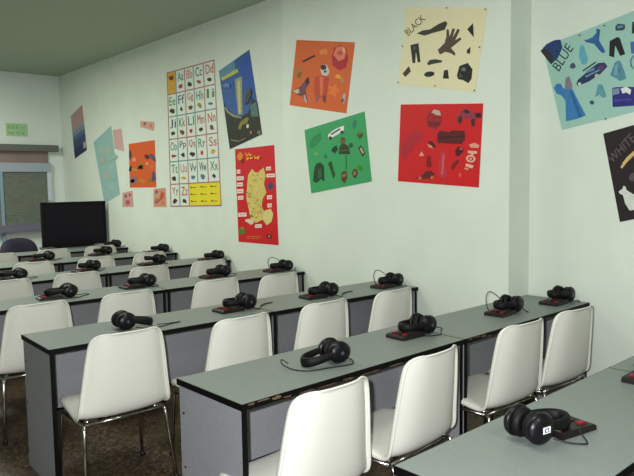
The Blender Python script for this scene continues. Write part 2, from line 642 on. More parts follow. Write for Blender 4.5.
# ------------------------------------------------------------------ television and chair at the far end
YT = 8.93
a, b_ = at(41, 203, 1, YT), at(105.5, 200.5, 1, YT)
zb = at(75, 247, 1, YT)[2]
tw = b_.x - a.x
zt_ = (a.z + b_.z) / 2
tv = thing('television', 'large dark television screen standing at the far end near the corner', 'television', ((a.x + b_.x) / 2, YT, zb))
hh = zt_ - zb
M_tv = mat('tv_case', (14, 11, 20), 0.6, spec=.2)
e = bmesh.new()
w = tw / 2
box(e, -w, -w + .03, 0, .05, .02, hh, .004)
box(e, w - .03, w, 0, .05, .02, hh, .004)
box(e, -w + .03, w - .03, 0, .05, hh - .03, hh, .004)
box(e, -w + .03, w - .03, 0, .05, .02, .065, .004)
obj('bezel', e, M_tv, tv)
obj('screen', box(bmesh.new(), -w + .03, w - .03, .012, .03, .065, hh - .03), mat('tv_glass', (17, 13, 25), 0.5, spec=.2), tv)
obj('housing', box(bmesh.new(), -w + .05, w - .05, .0505, .15, .06, hh - .05, .02), M_tv, tv)
obj('foot', box(bmesh.new(), -.25, .25, .0, .15, .0, .019, .004), M_tv, tv)
st = thing('television_stand', 'dark cabinet under the television behind the farthest desks', 'cabinet', (tv.location.x, YT, 0))
obj('cabinet_body', box(bmesh.new(), -w * .8, w * .8, -.03, .36, .05, zb - .03), mat('stand_wood', (72, 74, 84), 0.5), st)
obj('cabinet_top', box(bmesh.new(), -w * .84, w * .84, -.04, .37, zb - .0295, zb - .001, .003), mat('stand_top', (96, 100, 108), 0.5), st)
obj('plinth', box(bmesh.new(), -w * .76, w * .76, .0, .34, 0, .0495), M_tv, st)

p = at(19, 238, 1, 9.85)
ac = thing('office_chair', 'dark padded office chair with rounded back under the far window', 'chair', (p.x, 9.68, 0), math.radians(6))
M_vin = mat('dark_upholstery', (44, 38, 58), 0.7, vary=0.1)
b = bmesh.new()
HB = p.z
for i in range(13):
    pass
prof = []
ring_f, ring_b = [], []
for k in range(28):
    t_ = 2 * PI * k / 28
    cx, cz = math.cos(t_), math.sin(t_)
    x = .27 * (abs(cx) ** .75) * (1 if cx > 0 else -1)
    z = .24 * (abs(cz) ** .8) * (1 if cz > 0 else -1)
    yc = .05 * (x / .27) ** 2
    ring_f.append((x, z, yc))
rings = []
for sc, dy in ((.6, -.045), (.92, -.035), (1, -.01), (1, .02), (.92, .042), (.6, .05)):
    rings.append([b.verts.new((x * sc, dy - yc, z * sc + HB - .24)) for x, z, yc in ring_f])
for r1, r2 in zip(rings, rings[1:]):
    for k in range(28):
        b.faces.new((r1[k], r1[(k + 1) % 28], r2[(k + 1) % 28], r2[k]))
b.faces.new(rings[0])
b.faces.new(rings[-1])
o = obj('backrest', b, M_vin, ac, smooth=True)
o.location = (0, .19, 0)
obj('seat', box(bmesh.new(), -.25, .25, -.30, .16, .41, .48, .03), M_vin, ac, smooth=True)
obj('back_bracket', tube(bmesh.new(), [(0, .10, .40), (0, .24, .42), (0, .26, .52), (0, .25, HB - .25)], .018, 8), M_black, ac)
obj('gas_post', tube(bmesh.new(), [(0, -.05, .07), (0, -.05, .41)], .028, 12), M_black, ac)
for k in range(5):
    t_ = 2 * PI * k / 5 + .3
    l = obj('base_leg', tube(bmesh.new(), [(0, -.05, .085), (.28 * math.cos(t_), -.05 + .28 * math.sin(t_), .06)], [.024, .014], 8), M_black, ac)
    obj('caster', lathe(bmesh.new(), [(.012, -.02), (.025, -.018), (.025, .018), (.012, .02)], 'y', 14, (.28 * math.cos(t_), -.05 + .28 * math.sin(t_), .026)), M_black, l)


# ------------------------------------------------------------------ things pinned to the wall
def Z(x0, y0, s, pts):
    return [(x0 + x / s, y0 + y / s) for x, y in pts]


def ell(cx, cy, rx, ry, rot=0, n=14, jit=0.0):
    out = []
    c, s = math.cos(math.radians(rot)), math.sin(math.radians(rot))
    for k in range(n):
        a = 2 * PI * k / n
        q = 1 + random.uniform(-jit, jit)
        x, y = rx * q * math.cos(a), ry * q * math.sin(a)
        out.append((cx + x * c - y * s, cy + x * s + y * c))
    return out


def sheet(bm, quad, X, off, th=.0012, n=8, bow=0.0, mi=0):
    """a thin sheet of paper whose corners (TL, TR, BR, BL) are pinned to the wall plane X"""
    C = [at(q[0], q[1], 0, X) for q in quad]
    g = []
    for i in range(n + 1):
        v = i / n
        row = []
        for j in range(n + 1):
            u = j / n
            p_ = C[0] * (1 - u) * (1 - v) + C[1] * u * (1 - v) + C[2] * u * v + C[3] * (1 - u) * v
            lift = bow * (math.sin(PI * u) * (0.5 + 0.5 * math.cos(2 * PI * v)))
            row.append(Vector((X - off - th - lift, p_.y, p_.z)))
        g.append(row)
    fr = [[bm.verts.new(p_) for p_ in row] for row in g]
    bk = [[bm.verts.new(p_ + Vector((th, 0, 0))) for p_ in row] for row in g]
    for i in range(n):
        for j in range(n):
            bm.faces.new((fr[i][j], fr[i][j + 1], fr[i + 1][j + 1], fr[i + 1][j])).material_index = mi
            bm.faces.new((bk[i][j], bk[i + 1][j], bk[i + 1][j + 1], bk[i][j + 1])).material_index = mi
    rim = [(0, j) for j in range(n)] + [(i, n) for i in range(n)] + [(n, j) for j in range(n, 0, -1)] + [(i, 0) for i in range(n, 0, -1)]
    for k in range(len(rim)):
        a_, c_ = rim[k], rim[(k + 1) % len(rim)]
        bm.faces.new((fr[a_[0]][a_[1]], bk[a_[0]][a_[1]], bk[c_[0]][c_[1]], fr[c_[0]][c_[1]])).material_index = mi
    return bm


def flat(bm, pts, X, off, th=.0007, mi=0):
    """a cut-out or printed patch lying on the sheet"""
    A = [at(q[0], q[1], 0, X) for q in pts]
    lo = [bm.verts.new((X - off, p_.y, p_.z)) for p_ in A]
    hi = [bm.verts.new((X - off - th, p_.y, p_.z)) for p_ in A]
    n = len(A)
    bm.faces.new(hi).material_index = mi
    for i in range(n):
        bm.faces.new((lo[i], lo[(i + 1) % n], hi[(i + 1) % n], hi[i])).material_index = mi
    return bm


OFF = .001
S_OFF = OFF + .0012


def cut(name, parent, X, layers, label=None, base=S_OFF):
    b = bmesh.new()
    ms = []
    for i, (pts, m) in enumerate(layers):
        if m not in ms:
            ms.append(m)
        flat(b, pts, X, base + .0003 + i * .0007, mi=ms.index(m))
    o = obj(name, b, ms, parent)
    if label:
        o['label'] = label
    return o


def drawings(parent, X, layers):
    for l in layers:
        cut('drawing', parent, X, [l])


def poster(name, label, cat, quad, X, m, bow=0.0):
    o = obj(name, sheet(bmesh.new(), quad, X, OFF, bow=bow), m)
    return tag(o, label, cat)


TXT = {}


def text_mesh(s):
    if s in TXT:
        return TXT[s]
    cu = bpy.data.curves.new('t', 'FONT')
    cu.body = s
    cu.size = 1
    cu.resolution_u = 3
    to = bpy.data.objects.new('t', cu)
    COL.objects.link(to)
    dg = bpy.context.evaluated_depsgraph_get()
    dg.update()
    me = to.evaluated_get(dg).to_mesh()
    vs = [(v.co.x, v.co.y) for v in me.vertices]
    fs = [tuple(p_.vertices) for p_ in me.polygons]
    to.evaluated_get(dg).to_mesh_clear()
    bpy.data.objects.remove(to)
    bpy.data.curves.remove(cu)
    x0, x1 = min(v[0] for v in vs), max(v[0] for v in vs)
    y0, y1 = min(v[1] for v in vs), max(v[1] for v in vs)
    vs = [((x - x0) / (x1 - x0), (y - y0) / (y1 - y0)) for x, y in vs]
    TXT[s] = (vs, fs)
    return TXT[s]


def letters(bm, s, bl, br, tl, X, off, mi=0):
    """printed letters filling the parallelogram bottom-left, bottom-right, top-left"""
    A, B, C = (at(q[0], q[1], 0, X) for q in (bl, br, tl))
    vs, fs = text_mesh(s)
    V = []
    for u, v in vs:
        p_ = A + (B - A) * u + (C - A) * v
        V.append(bm.verts.new((X - off, p_.y, p_.z)))
    for f in fs:
        try:
            bm.faces.new([V[i] for i in f]).material_index = mi
        except ValueError:
            pass


# --- far wall, small ones first
M_p1 = bpy.data.materials.new('print_sunset')
q1 = [(70.8, 116), (82.3, 104.7), (87, 150), (75.2, 158.5)]


def mixq(q, u, v):
    (x0, y0), (x1, y1), (x2, y2), (x3, y3) = q
    return (x0 * (1 - u) * (1 - v) + x1 * u * (1 - v) + x2 * u * v + x3 * (1 - u) * v,
            y0 * (1 - u) * (1 - v) + y1 * u * (1 - v) + y2 * u * v + y3 * (1 - u) * v)


def patch(q, u0, v0, u1, v1):
    return [mixq(q, u0, v0), mixq(q, u1, v0), mixq(q, u1, v1), mixq(q, u0, v1)]


bpy.data.materials.remove(M_p1)
o = poster('poster', 'narrow tilted poster, dusty pink above and dark blue below, nearest the back corner', 'poster', q1, XF, P('dusty_pink', (176, 140, 134), .05))
bands = [((150, 140, 146), .32), ((116, 130, 150), .42), ((70, 92, 128), .52), ((46, 64, 104), .62), ((36, 46, 84), .80)]
cut('printed_sea', o, XF, [(patch(q1, 0, v, 1, 1), P('sea_%d' % i, c, .08)) for i, (c, v) in enumerate(bands)] + [(patch(q1, .78, .80, .99, .93), P('sea_pale', (170, 160, 165)))])
q2 = [(93.6, 142.3), (111.2, 125.7), (120.2, 194.3), (104.7, 203.5)]
o = poster('map_poster', 'tall pale teal map poster with lighter blotches, hanging above the television', 'poster', q2, XF, P('pale_teal', (150, 188, 184), .14))
blobs = []
for i in range(9):
    u, v = [(.35, .2), (.7, .3), (.5, .42), (.75, .55), (.4, .62), (.8, .72), (.65, .85), (.3, .35), (.85, .42)][i]
    c = mixq(q2, u, v)
    blobs.append((ell(c[0], c[1], 2.2 + (i % 3), 4 - (i % 2), 20 * i, 11, .35), P('land_%d' % (i % 3), [(168, 190, 178), (180, 180, 164), (152, 184, 176)][i % 3], .1)))
cut('printed_land', o, XF, blobs)
q3 = [(112.8, 130), (121.6, 128.5), (124.3, 151.6), (114.7, 148.6)]
o = poster('paper_sheet', 'pale pink paper sheet right of the teal map poster', 'paper', q3, XF, P('pale_pink', (208, 170, 164), .06))
q4 = [(140.5, 121), (154.6, 122), (154.2, 131), (140.5, 127)]
o = poster('paper_note', 'small pink note above the small orange poster', 'paper', q4, XF, P('note_pink', (214, 160, 142), .06))
drawings(o, XF, [(ell(145, 123.8, 1.5, 1.8, 0, 8, .2), P('note_brown', (150, 96, 86))), (ell(151, 126, 1.2, 1.6, 0, 8, .2), P('note_rose', (196, 116, 108)))])
q5 = [(128.8, 144), (154.9, 140), (156.5, 187.4), (130, 187.6)]
o = poster('collage_poster', 'small orange collage poster left of the alphabet chart', 'poster', q5, XF, P('orange_small', (222, 92, 32), .06))
spec = [(52, 170, 12, 36, (62, 52, 76)), (55, 280, 13, 24, (30, 26, 34)), (85, 205, 16, 18, (226, 150, 120)), (85, 375, 34, 44, (150, 110, 110)), (75, 385, 16, 22, (214, 200, 196)),
        (140, 272, 20, 26, (60, 50, 24)), (138, 250, 28, 14, (150, 130, 40)), (90, 290, 14, 30, (180, 140, 60)), (195, 185, 20, 22, (70, 44, 34)), (240, 190, 18, 38, (92, 80, 108)),
        (192, 240, 14, 12, (230, 170, 110)), (232, 265, 22, 18, (190, 120, 90)), (250, 350, 16, 44, (84, 78, 106)), (215, 380, 20, 20, (150, 110, 40)), (150, 385, 26, 16, (196, 130, 50)), (180, 300, 12, 14, (190, 110, 60))]
for i, (x, y, rx, ry, c) in enumerate(spec):
    x, y = 124 + x / 8.36, 135 + y / 8.36
    cut('cutout', o, XF, [(ell(max(x, 130.6), y, rx / 8.36, ry / 8.36, 15 * i, 9, .25), P('or_s%d' % i, c))])
q6 = [(122.6, 192.8), (132.5, 190.6), (133.6, 207), (122.6, 207)]
o = poster('picture_card', 'small pink picture card beside the teal map poster', 'card', q6, XF, P('card_pink', (206, 160, 156), .1))
drawings(o, XF, [(ell(126, 196, 1.4, 1.8, 0, 8, .2), P('card_violet', (120, 84, 116))), (ell(130, 195, 1.2, 1.5, 0, 8, .2), P('card_red', (186, 70, 80))), (ell(128, 202, 2.4, 2.8, 0, 9, .3), P('card_rose', (196, 90, 100)))])
q7 = [(153.7, 189), (165.6, 187.7), (166.7, 207), (153.7, 207)]
o = poster('picture_card', 'small orange pink picture card just left of the alphabet chart', 'card', q7, XF, P('card_orange', (206, 150, 124), .1))
drawings(o, XF, [(ell(156.5, 192, 1.8, 1.8, 0, 8, .2), P('card_blue', (110, 108, 136))), (ell(162, 196, 2.2, 4.5, 10, 9, .3), P('card_red2', (200, 84, 60))), (ell(157.5, 201, 2.4, 3, 0, 9, .3), P('card_brown', (170, 104, 90))), (ell(163, 203, 2, 2, 0, 9, .3), P('card_or2', (214, 120, 70)))])

# alphabet chart
q8 = [(167, 72.7), (214.5, 59.6), (221.8, 206), (170.9, 206.8)]
o = poster('alphabet_chart', 'large white alphabet chart with letter squares and yellow panel at its foot', 'poster', q8, XF, P('chart_white', (222, 232, 220), .02))
M_line1, M_line2 = P('chart_line_red', (176, 110, 116)), P('chart_line_teal', (104, 150, 148))
M_yel, M_ye2 = P('chart_gold', (216, 170, 52), .08), P('chart_yellow', (234, 218, 40))
us = [0, .185, .37, .555, .765, 1.0]
b = bmesh.new()
flat(b, patch(q8, .0, .0, .185, .163), XF, S_OFF + .0002 + .0, mi=0)
flat(b, patch(q8, .375, .838, .995, .995), XF, S_OFF + .0002, mi=1)
for k in range(9):
    c = mixq(q8, .45 + .2 * (k % 3), .865 + .05 * (k // 3))
    flat(b, [(c[0] - 1.2, c[1] - .4), (c[0] + 3.6, c[1] - .5), (c[0] + 3.6, c[1] + .2), (c[0] - 1.2, c[1] + .3)], XF, S_OFF + .001, mi=2)
    flat(b, ell(c[0] - 1.6, c[1] - .3, 1, 1, 0, 7, .2), XF, S_OFF + .0011, mi=3)
for i in range(1, 6):
    flat(b, patch(q8, 0, i / 6 - .004, 1, i / 6 + .004), XF, S_OFF + .0012, mi=4 if i % 2 else 5)
for i in range(1, 5):
    flat(b, patch(q8, us[i] - .008, 0, us[i] + .008, 1 if i < 3 else .833), XF, S_OFF + .0013, mi=5 if i % 2 else 4)
for e in ((0, 0, 1, .008), (0, .992, 1, 1), (0, 0, .015, 1), (.985, 0, 1, 1)):
    flat(b, patch(q8, *e), XF, S_OFF + .0014, mi=4)
obj('printed_grid', b, [M_yel, M_ye2, P('chart_olive', (120, 110, 30)), P('chart_brown', (120, 84, 40)), M_line1, M_line2], o)
lets = [None, 'Aa', 'Bb', 'Cc', 'Dd', 'Ee', 'Ff', 'Gg', 'Hh', 'Ii', 'Jj', 'Kk', 'Ll', 'Mm', 'Nn', 'Oo', 'Pp', 'Qq', 'Rr', 'Ss', 'Tt', 'Uu', 'Vv', 'Ww', 'Xx', 'Yy', 'Zz']
LC = [P('let_red', (190, 70, 64)), P('let_teal', (60, 120, 120)), P('let_navy', (50, 60, 100)), P('let_green', (70, 130, 70)), P('let_pink', (206, 110, 100))]
PC = [P('pic_red', (170, 50, 46)), P('pic_dark', (44, 44, 40)), P('pic_olive', (150, 140, 50)), P('pic_brown', (112, 70, 44)), P('pic_blue', (84, 120, 150)), P('pic_gold', (214, 160, 50))]
lc = {'Aa': 1, 'Bb': 4, 'Cc': 2, 'Dd': 0, 'Ee': 3, 'Ff': 2, 'Gg': 0, 'Hh': 1, 'Ii': 3, 'Jj': 2, 'Kk': 3, 'Ll': 1, 'Mm': 0, 'Nn': 0, 'Oo': 1, 'Pp': 2, 'Qq': 0, 'Rr': 3, 'Ss': 0, 'Tt': 3, 'Uu': 4, 'Vv': 2, 'Ww': 2, 'Xx': 3, 'Yy': 0, 'Zz': 0}
pc = [0, 0, 1, 0, 1, 1, 1, 3, 2, 4, 1, 3, 0, 1, 3, 0, 1, 1, 0, 5, 1, 5, 4, 4, 1, 1, 1]
for i, s in enumerate(lets):
    r, c = divmod(i, 5)
    u0_, u1_, v0_ = us[c], us[c + 1], r / 6
    du = u1_ - u0_
    if s is None:
        b2 = flat(bmesh.new(), ell(*mixq(q8, .09, .05), 2.4, 2.6, 0, 10, .2), XF, S_OFF + .0015)
        obj('printed_picture', b2, PC[3], o)
        b2 = flat(bmesh.new(), ell(*mixq(q8, .08, .12), 2.2, 2.4, 0, 10, .2), XF, S_OFF + .0015)
        obj('printed_picture', b2, PC[5], o)
        continue
    b = bmesh.new()
    letters(b, s, mixq(q8, u0_ + .2 * du, v0_ + .085), mixq(q8, u1_ - .14 * du, v0_ + .085), mixq(q8, u0_ + .2 * du, v0_ + .022), XF, S_OFF + .0022)
    obj('letter_pair', b, LC[lc[s]], o, recalc=False)
    cc = mixq(q8, u0_ + .5 * du, v0_ + .125)
    b2 = flat(bmesh.new(), ell(cc[0], cc[1], 1.5 + .5 * (i % 3), 2.0 + .5 * (i % 2), 30 * i, 10, .28), XF, S_OFF + .0015)
    obj('printed_picture', b2, PC[pc[i]], o)

# night photograph poster
q9 = [(219, 71), (249.5, 49.6), (262.2, 134.3), (229.9, 149.3)]
o = poster('photo_poster', 'blue photo poster of a pale tower at dusk, tilted above the red map poster', 'poster', q9, XF, P('dusk_blue', (48, 92, 158), .4))
Zp = lambda pts: Z(212, 45, 8.66, pts)
Zq = lambda pts: Z(212, 95, 8.66, pts)
cut('printed_scene', o, XF, [
    (patch(q9, 0, 0, .5, .12), P('dusk_pale', (92, 142, 166), .15)),
    (patch(q9, .62, .05, .98, .42), P('dusk_deep', (40, 82, 166), .2)),
    (Zq([(105, 60), (135, 120), (190, 165), (250, 190), (320, 150), (345, 20), (395, 60), (415, 190), (435, 340), (290, 405), (158, 468), (125, 230)]), P('night_dark', (40, 40, 29), .75)),
    (Zp([(200, 300), (262, 270), (268, 600), (230, 605)]), P('tower_pale', (152, 156, 120), .2)),
    (Zp([(222, 320), (246, 300), (252, 585), (236, 590)]), P('tower_light', (196, 188, 130), .15)),
    (Zp([(85, 285), (225, 205), (235, 235), (92, 312)]), P('boom_yellow', (190, 186, 96), .1)),
    (Zq([(120, 100), (150, 140), (200, 172), (260, 192), (262, 204), (190, 190), (140, 158), (112, 115)]), P('arc_grey', (140, 140, 110), .2)),
    (Zq([(335, 90), (390, 60), (408, 185), (345, 190)]), P('dusk_teal', (76, 116, 110), .4)),
    (Zq([(230, 290), (250, 235), (300, 195), (330, 200), (310, 245), (270, 260), (255, 300)]), P('lamp_olive', (134, 124, 58), .2)),
    (Zq(ell(315, 270, 12, 18)), P('lamp_white', (206, 204, 170))),
    (Zq(ell(345, 325, 10, 16)), P('lamp_rose', (166, 104, 90))),
    (Zq(ell(415, 325, 16, 18)), P('rock_grey', (120, 112, 92))),
    (Zq([(170, 380), (240, 395), (300, 370), (298, 382), (240, 408), (170, 395)]), P('path_grey', (110, 110, 76), .2)),
    (Zp([(300, 420), (340, 370), (350, 420), (320, 500), (290, 520)]), P('tree_brown', (70, 66, 46), .3)),
    (Zp(ell(130, 350, 30, 22, 10, 10, .3)), P('dusk_light', (96, 124, 186), .2)),
])

# red map poster
q10 = [(235.1, 149.3), (274.3, 145), (278.8, 245.2), (238.7, 241.7)]
o = poster('map_poster', 'tall red poster with a yellow map and white name tags', 'poster', q10, XF, P('poster_red', (206, 22, 30), .03))
ZA = lambda pts: Z(230, 140, 11.74, pts)
ZB = lambda pts: Z(230, 165, 5.735, pts)
land = P('map_yellow', (214, 196, 108), .12)
lay = [(ZB([(128, 22), (143, 40), (160, 45), (178, 28), (195, 15), (205, 60), (196, 110), (210, 160), (190, 190), (183, 235), (200, 272), (195, 310), (150, 332), (120, 310), (108, 250), (95, 190), (100, 110), (105, 60)]), land),
       (ZB([(188, 310), (200, 262), (235, 250), (249, 280), (240, 325), (212, 345)]), P('map_cream', (220, 208, 130), .12)),
       (ZB(ell(118, 322, 24, 16, 0, 12, .3)), P('map_pale', (220, 206, 176), .1))]
for i in range(34):
    x, y = random.uniform(110, 195), random.uniform(50, 310)
    lay.append((ZB(ell(x, y, random.uniform(3, 6), random.uniform(2, 5), 0, 7, .3)), P('map_dot%d' % (i % 4), [(120, 140, 60), (170, 120, 60), (190, 90, 60), (236, 226, 170)][i % 4])))
cut('printed_map', o, XF, lay)
tags = [(50, 38, 20, 22), (60, 76, 40, 22), (58, 112, 34, 22), (60, 150, 36, 24), (62, 188, 32, 22), (72, 285, 48, 22), (222, 20, 28, 20), (235, 60, 48, 20), (228, 185, 28, 22), (228, 232, 24, 22), (164, 350, 38, 20)]
for x, y, w_, h_ in tags:
    cut('name_tag', o, XF, [(ZB([(x - w_ / 2, y - h_ / 2 + 1), (x + w_ / 2, y - h_ / 2 - 1), (x + w_ / 2, y + h_ / 2 - 1), (x - w_ / 2, y + h_ / 2 + 1)]), P('tag_white', (236, 222, 214))),
                            (ZB([(x - w_ * .35, y - 2), (x + w_ * .35, y - 3), (x + w_ * .35, y + 2), (x - w_ * .35, y + 3)]), P('tag_ink', (190, 150, 140)))])
cut('printed_globe', o, XF, [(ZB(ell(233, 120, 16, 20, 0, 14)), P('badge_blue', (60, 66, 110)))])
cut('printed_apple', o, XF, [(ZB(ell(70, 378, 18, 22, 0, 14, .1)), P('apple_green', (96, 120, 44))), (ZB(ell(72, 362, 6, 5)), P('apple_leaf', (180, 170, 60)))])
cut('printed_badge', o, XF, [(ZB([(212, 396), (240, 398), (240, 422), (212, 420)]), P('badge_dark', (100, 20, 24))), (ZB(ell(226, 409, 5, 5)), P('badge_cream', (220, 170, 120)))])
cut('printed_heading', o, XF, [(ZA(ell(120, 195, 32, 46, 10, 14, .2)), P('sun_orange', (224, 140, 40), .15)), (ZA(ell(150, 245, 22, 30, 10, 10, .2)), P('sun_dark', (120, 20, 20)))] +
    [(ZA([(x, y - h_), (x + w_, y - h_ - 3), (x + w_ + (4 if i % 2 else -4), y + h_ - 3), (x + 5, y + h_)]), P('heading_yellow', (244, 196, 40))) for i, (x, y, w_, h_) in enumerate(
        [(185, 172, 10, 20), (198, 182, 16, 9), (217, 172, 7, 18), (227, 172, 7, 18), (238, 180, 22, 9), (200, 222, 14, 17), (218, 218, 16, 9), (238, 216, 14, 9), (256, 212, 20, 11), (295, 204, 8, 18), (308, 212, 18, 10), (330, 212, 16, 16), (350, 202, 10, 20)])])
cut('printed_caption', o, XF, [(ZB([(98 + 23 * k, 408), (116 + 23 * k, 409), (116 + 23 * k, 413), (98 + 23 * k, 412)]), P('caption_orange', (220, 120, 40))) for k in range(4)] + [(ZB([(98 + 26 * k, 418), (118 + 26 * k, 419), (118 + 26 * k, 423), (98 + 26 * k, 422)]), P('caption_orange', (220, 120, 40))) for k in range(3)])

# --- collages on the pillar section
q11 = [(296.7, 39.9), (355.1, 42.3), (346.5, 113.4), (289.8, 105.2)]
o = poster('collage_poster', 'large orange collage poster left of the cream poster', 'poster', q11, XP, P('poster_orange', (214, 98, 40), .03))
ZO = lambda pts: Z(280, 20, 5.283, pts)
for nm, lay in [
    ('cutout_bar', [([(120, 215), (185, 183), (188, 193), (123, 226)], (70, 34, 26))]),
    ('cutout_slice', [([(210, 160), (245, 150), (255, 180), (215, 185)], (226, 132, 70))]),
    ('cutout_fruit', [([(275, 190), (290, 145), (325, 132), (350, 150), (362, 200), (350, 250), (315, 268), (280, 240)], (176, 34, 38)), ([(283, 185), (300, 143), (335, 138), (352, 170), (342, 205), (312, 218)], (226, 124, 96)), (ell(318, 175, 16, 12, 20, 10, .3), (206, 80, 66)), (ell(340, 160, 8, 12, 0, 8, .2), (238, 180, 130))]),
    ('cutout_egg', [([(75, 290), (85, 250), (105, 246), (118, 268), (118, 300), (95, 318)], (184, 116, 46)), (ell(103, 290, 12, 18, 20, 9), (140, 86, 40))]),
    ('cutout_bird', [([(215, 265), (230, 232), (250, 240), (264, 275), (250, 295), (225, 295)], (206, 198, 194)), (ell(232, 250, 16, 16, 0, 9, .2), (44, 40, 46)), (ell(240, 272, 8, 8, 0, 8, .2), (60, 56, 60))]),
    ('cutout_skirt', [([(185, 300), (225, 292), (262, 300), (250, 380), (240, 440), (215, 405), (190, 440), (180, 370)], (190, 70, 42)), ([(210, 300), (232, 300), (226, 400), (214, 400)], (224, 110, 70)), ([(190, 405), (205, 405), (196, 436), (188, 436)], (140, 100, 110)), ([(228, 395), (243, 400), (240, 438), (230, 430)], (110, 60, 66))]),
    ('cutout_butterfly', [([(65, 378), (110, 350), (150, 298), (158, 330), (135, 370), (148, 445), (120, 405), (90, 395)], (116, 64, 78)), ([(135, 320), (152, 300), (156, 330), (142, 345)], (40, 30, 40)), ([(70, 376), (100, 362), (106, 384), (88, 390)], (206, 180, 150)), ([(125, 400), (134, 395), (146, 440), (138, 438)], (196, 170, 180))]),
    ('cutout_cheese', [([(290, 305), (300, 285), (320, 292), (325, 312)], (232, 160, 44)), (ell(332, 318, 8, 14, 0, 9), (170, 140, 110))]),
    ('cutout_star', [([(258, 345), (278, 355), (296, 335), (300, 360), (322, 370), (300, 385), (296, 412), (275, 392), (250, 395), (264, 372)], (232, 118, 46))]),
    ('cutout_doll', [([(325, 425), (335, 395), (347, 385), (345, 420), (335, 442)], (200, 170, 190)), (ell(332, 425, 6, 12, 10, 8), (90, 50, 90))]),
]:
    cut(nm, o, XP, [(ZO(pts), P('o_%s_%d' % (nm, i), c, .10 if max(c) > 165 else .22)) for i, (pts, c) in enumerate(lay)])

q12 = [(304.6, 130), (364.7, 111.4), (372, 181.4), (311.4, 193.4)]
o = poster('collage_poster', 'tilted green collage poster with a white van cutout', 'poster', q12, XP, P('poster_green', (58, 160, 98), .04))
ZG = lambda pts: Z(290, 100, 4.76, pts)
for nm, lay in [
    ('cutout_van', [([(183, 185), (183, 165), (210, 142), (250, 124), (258, 124), (258, 145), (235, 160), (190, 185)], (226, 232, 228)), ([(193, 163), (238, 134), (242, 140), (200, 166)], (50, 66, 66)), (ell(193, 181, 8, 8), (50, 40, 38)), (ell(249, 154, 8, 8), (60, 60, 58))]),
    ('cutout_bird', [([(300, 112), (310, 93), (317, 98), (315, 125), (303, 140), (298, 130)], (36, 124, 110))]),
    ('cutout_nut', [([(318, 165), (333, 148), (350, 160), (345, 175), (332, 187)], (70, 80, 36)), (ell(332, 158, 11, 7), (130, 112, 70))]),
    ('cutout_soldier', [([(233, 258), (236, 225), (245, 210), (262, 208), (280, 222), (288, 258)], (40, 62, 30)), (ell(252, 195, 13, 15, 0, 12), (104, 92, 50)), ([(240, 186), (250, 176), (262, 180), (266, 190)], (74, 84, 40)), ([(238, 240), (280, 236), (280, 242), (238, 246)], (86, 92, 44))]),
    ('cutout_heart', [([(196, 240), (206, 226), (222, 216), (230, 235), (215, 256)], (26, 56, 30))]),
    ('cutout_stone', [(ell(291, 216, 11, 13, 0, 9, .1), (36, 92, 44))]),
    ('cutout_strip', [([(325, 228), (338, 215), (360, 255), (346, 270)], (44, 56, 36)), ([(333, 232), (340, 226), (354, 252), (347, 257)], (190, 170, 140))]),
    ('cutout_jacket', [([(110, 388), (118, 320), (128, 302), (145, 297), (163, 312), (165, 390), (148, 375), (130, 395)], (24, 64, 40)), ([(135, 330), (150, 325), (152, 370), (136, 372)], (52, 96, 66))]),
    ('cutout_bottle', [([(183, 305), (190, 292), (200, 293), (206, 320), (217, 355), (208, 375), (196, 340)], (38, 74, 36))]),
    ('cutout_jar', [([(245, 350), (255, 338), (272, 338), (274, 375), (262, 397), (247, 385)], (88, 62, 36)), ([(250, 355), (268, 350), (270, 362), (250, 368)], (166, 104, 66))]),
    ('cutout_mug', [([(295, 345), (305, 328), (318, 328), (325, 352), (313, 374), (302, 366)], (74, 66, 36)), (ell(309, 348, 7, 10), (170, 110, 80))]),
    ('cutout_leaf', [(ell(335, 324, 15, 13, 20, 10, .2), (50, 138, 44))]),
    ('cutout_fern', [([(90, 225), (105, 180), (145, 152), (150, 188), (128, 215), (108, 232)], (44, 138, 82))]),
    ('cutout_chain', [([(266, 262), (271, 262), (271, 330), (266, 330)], (34, 100, 60))]),
    ('cutout_flower', [(ell(125, 257, 9, 9, 0, 9, .3), (110, 176, 70)), (ell(170, 268, 8, 10, 0, 9, .3), (36, 124, 80))]),
]:
    cut(nm, o, XP, [(ZG(pts), P('g_%s_%d' % (nm, i), c, .10 if max(c) > 165 else .22)) for i, (pts, c) in enumerate(lay)])

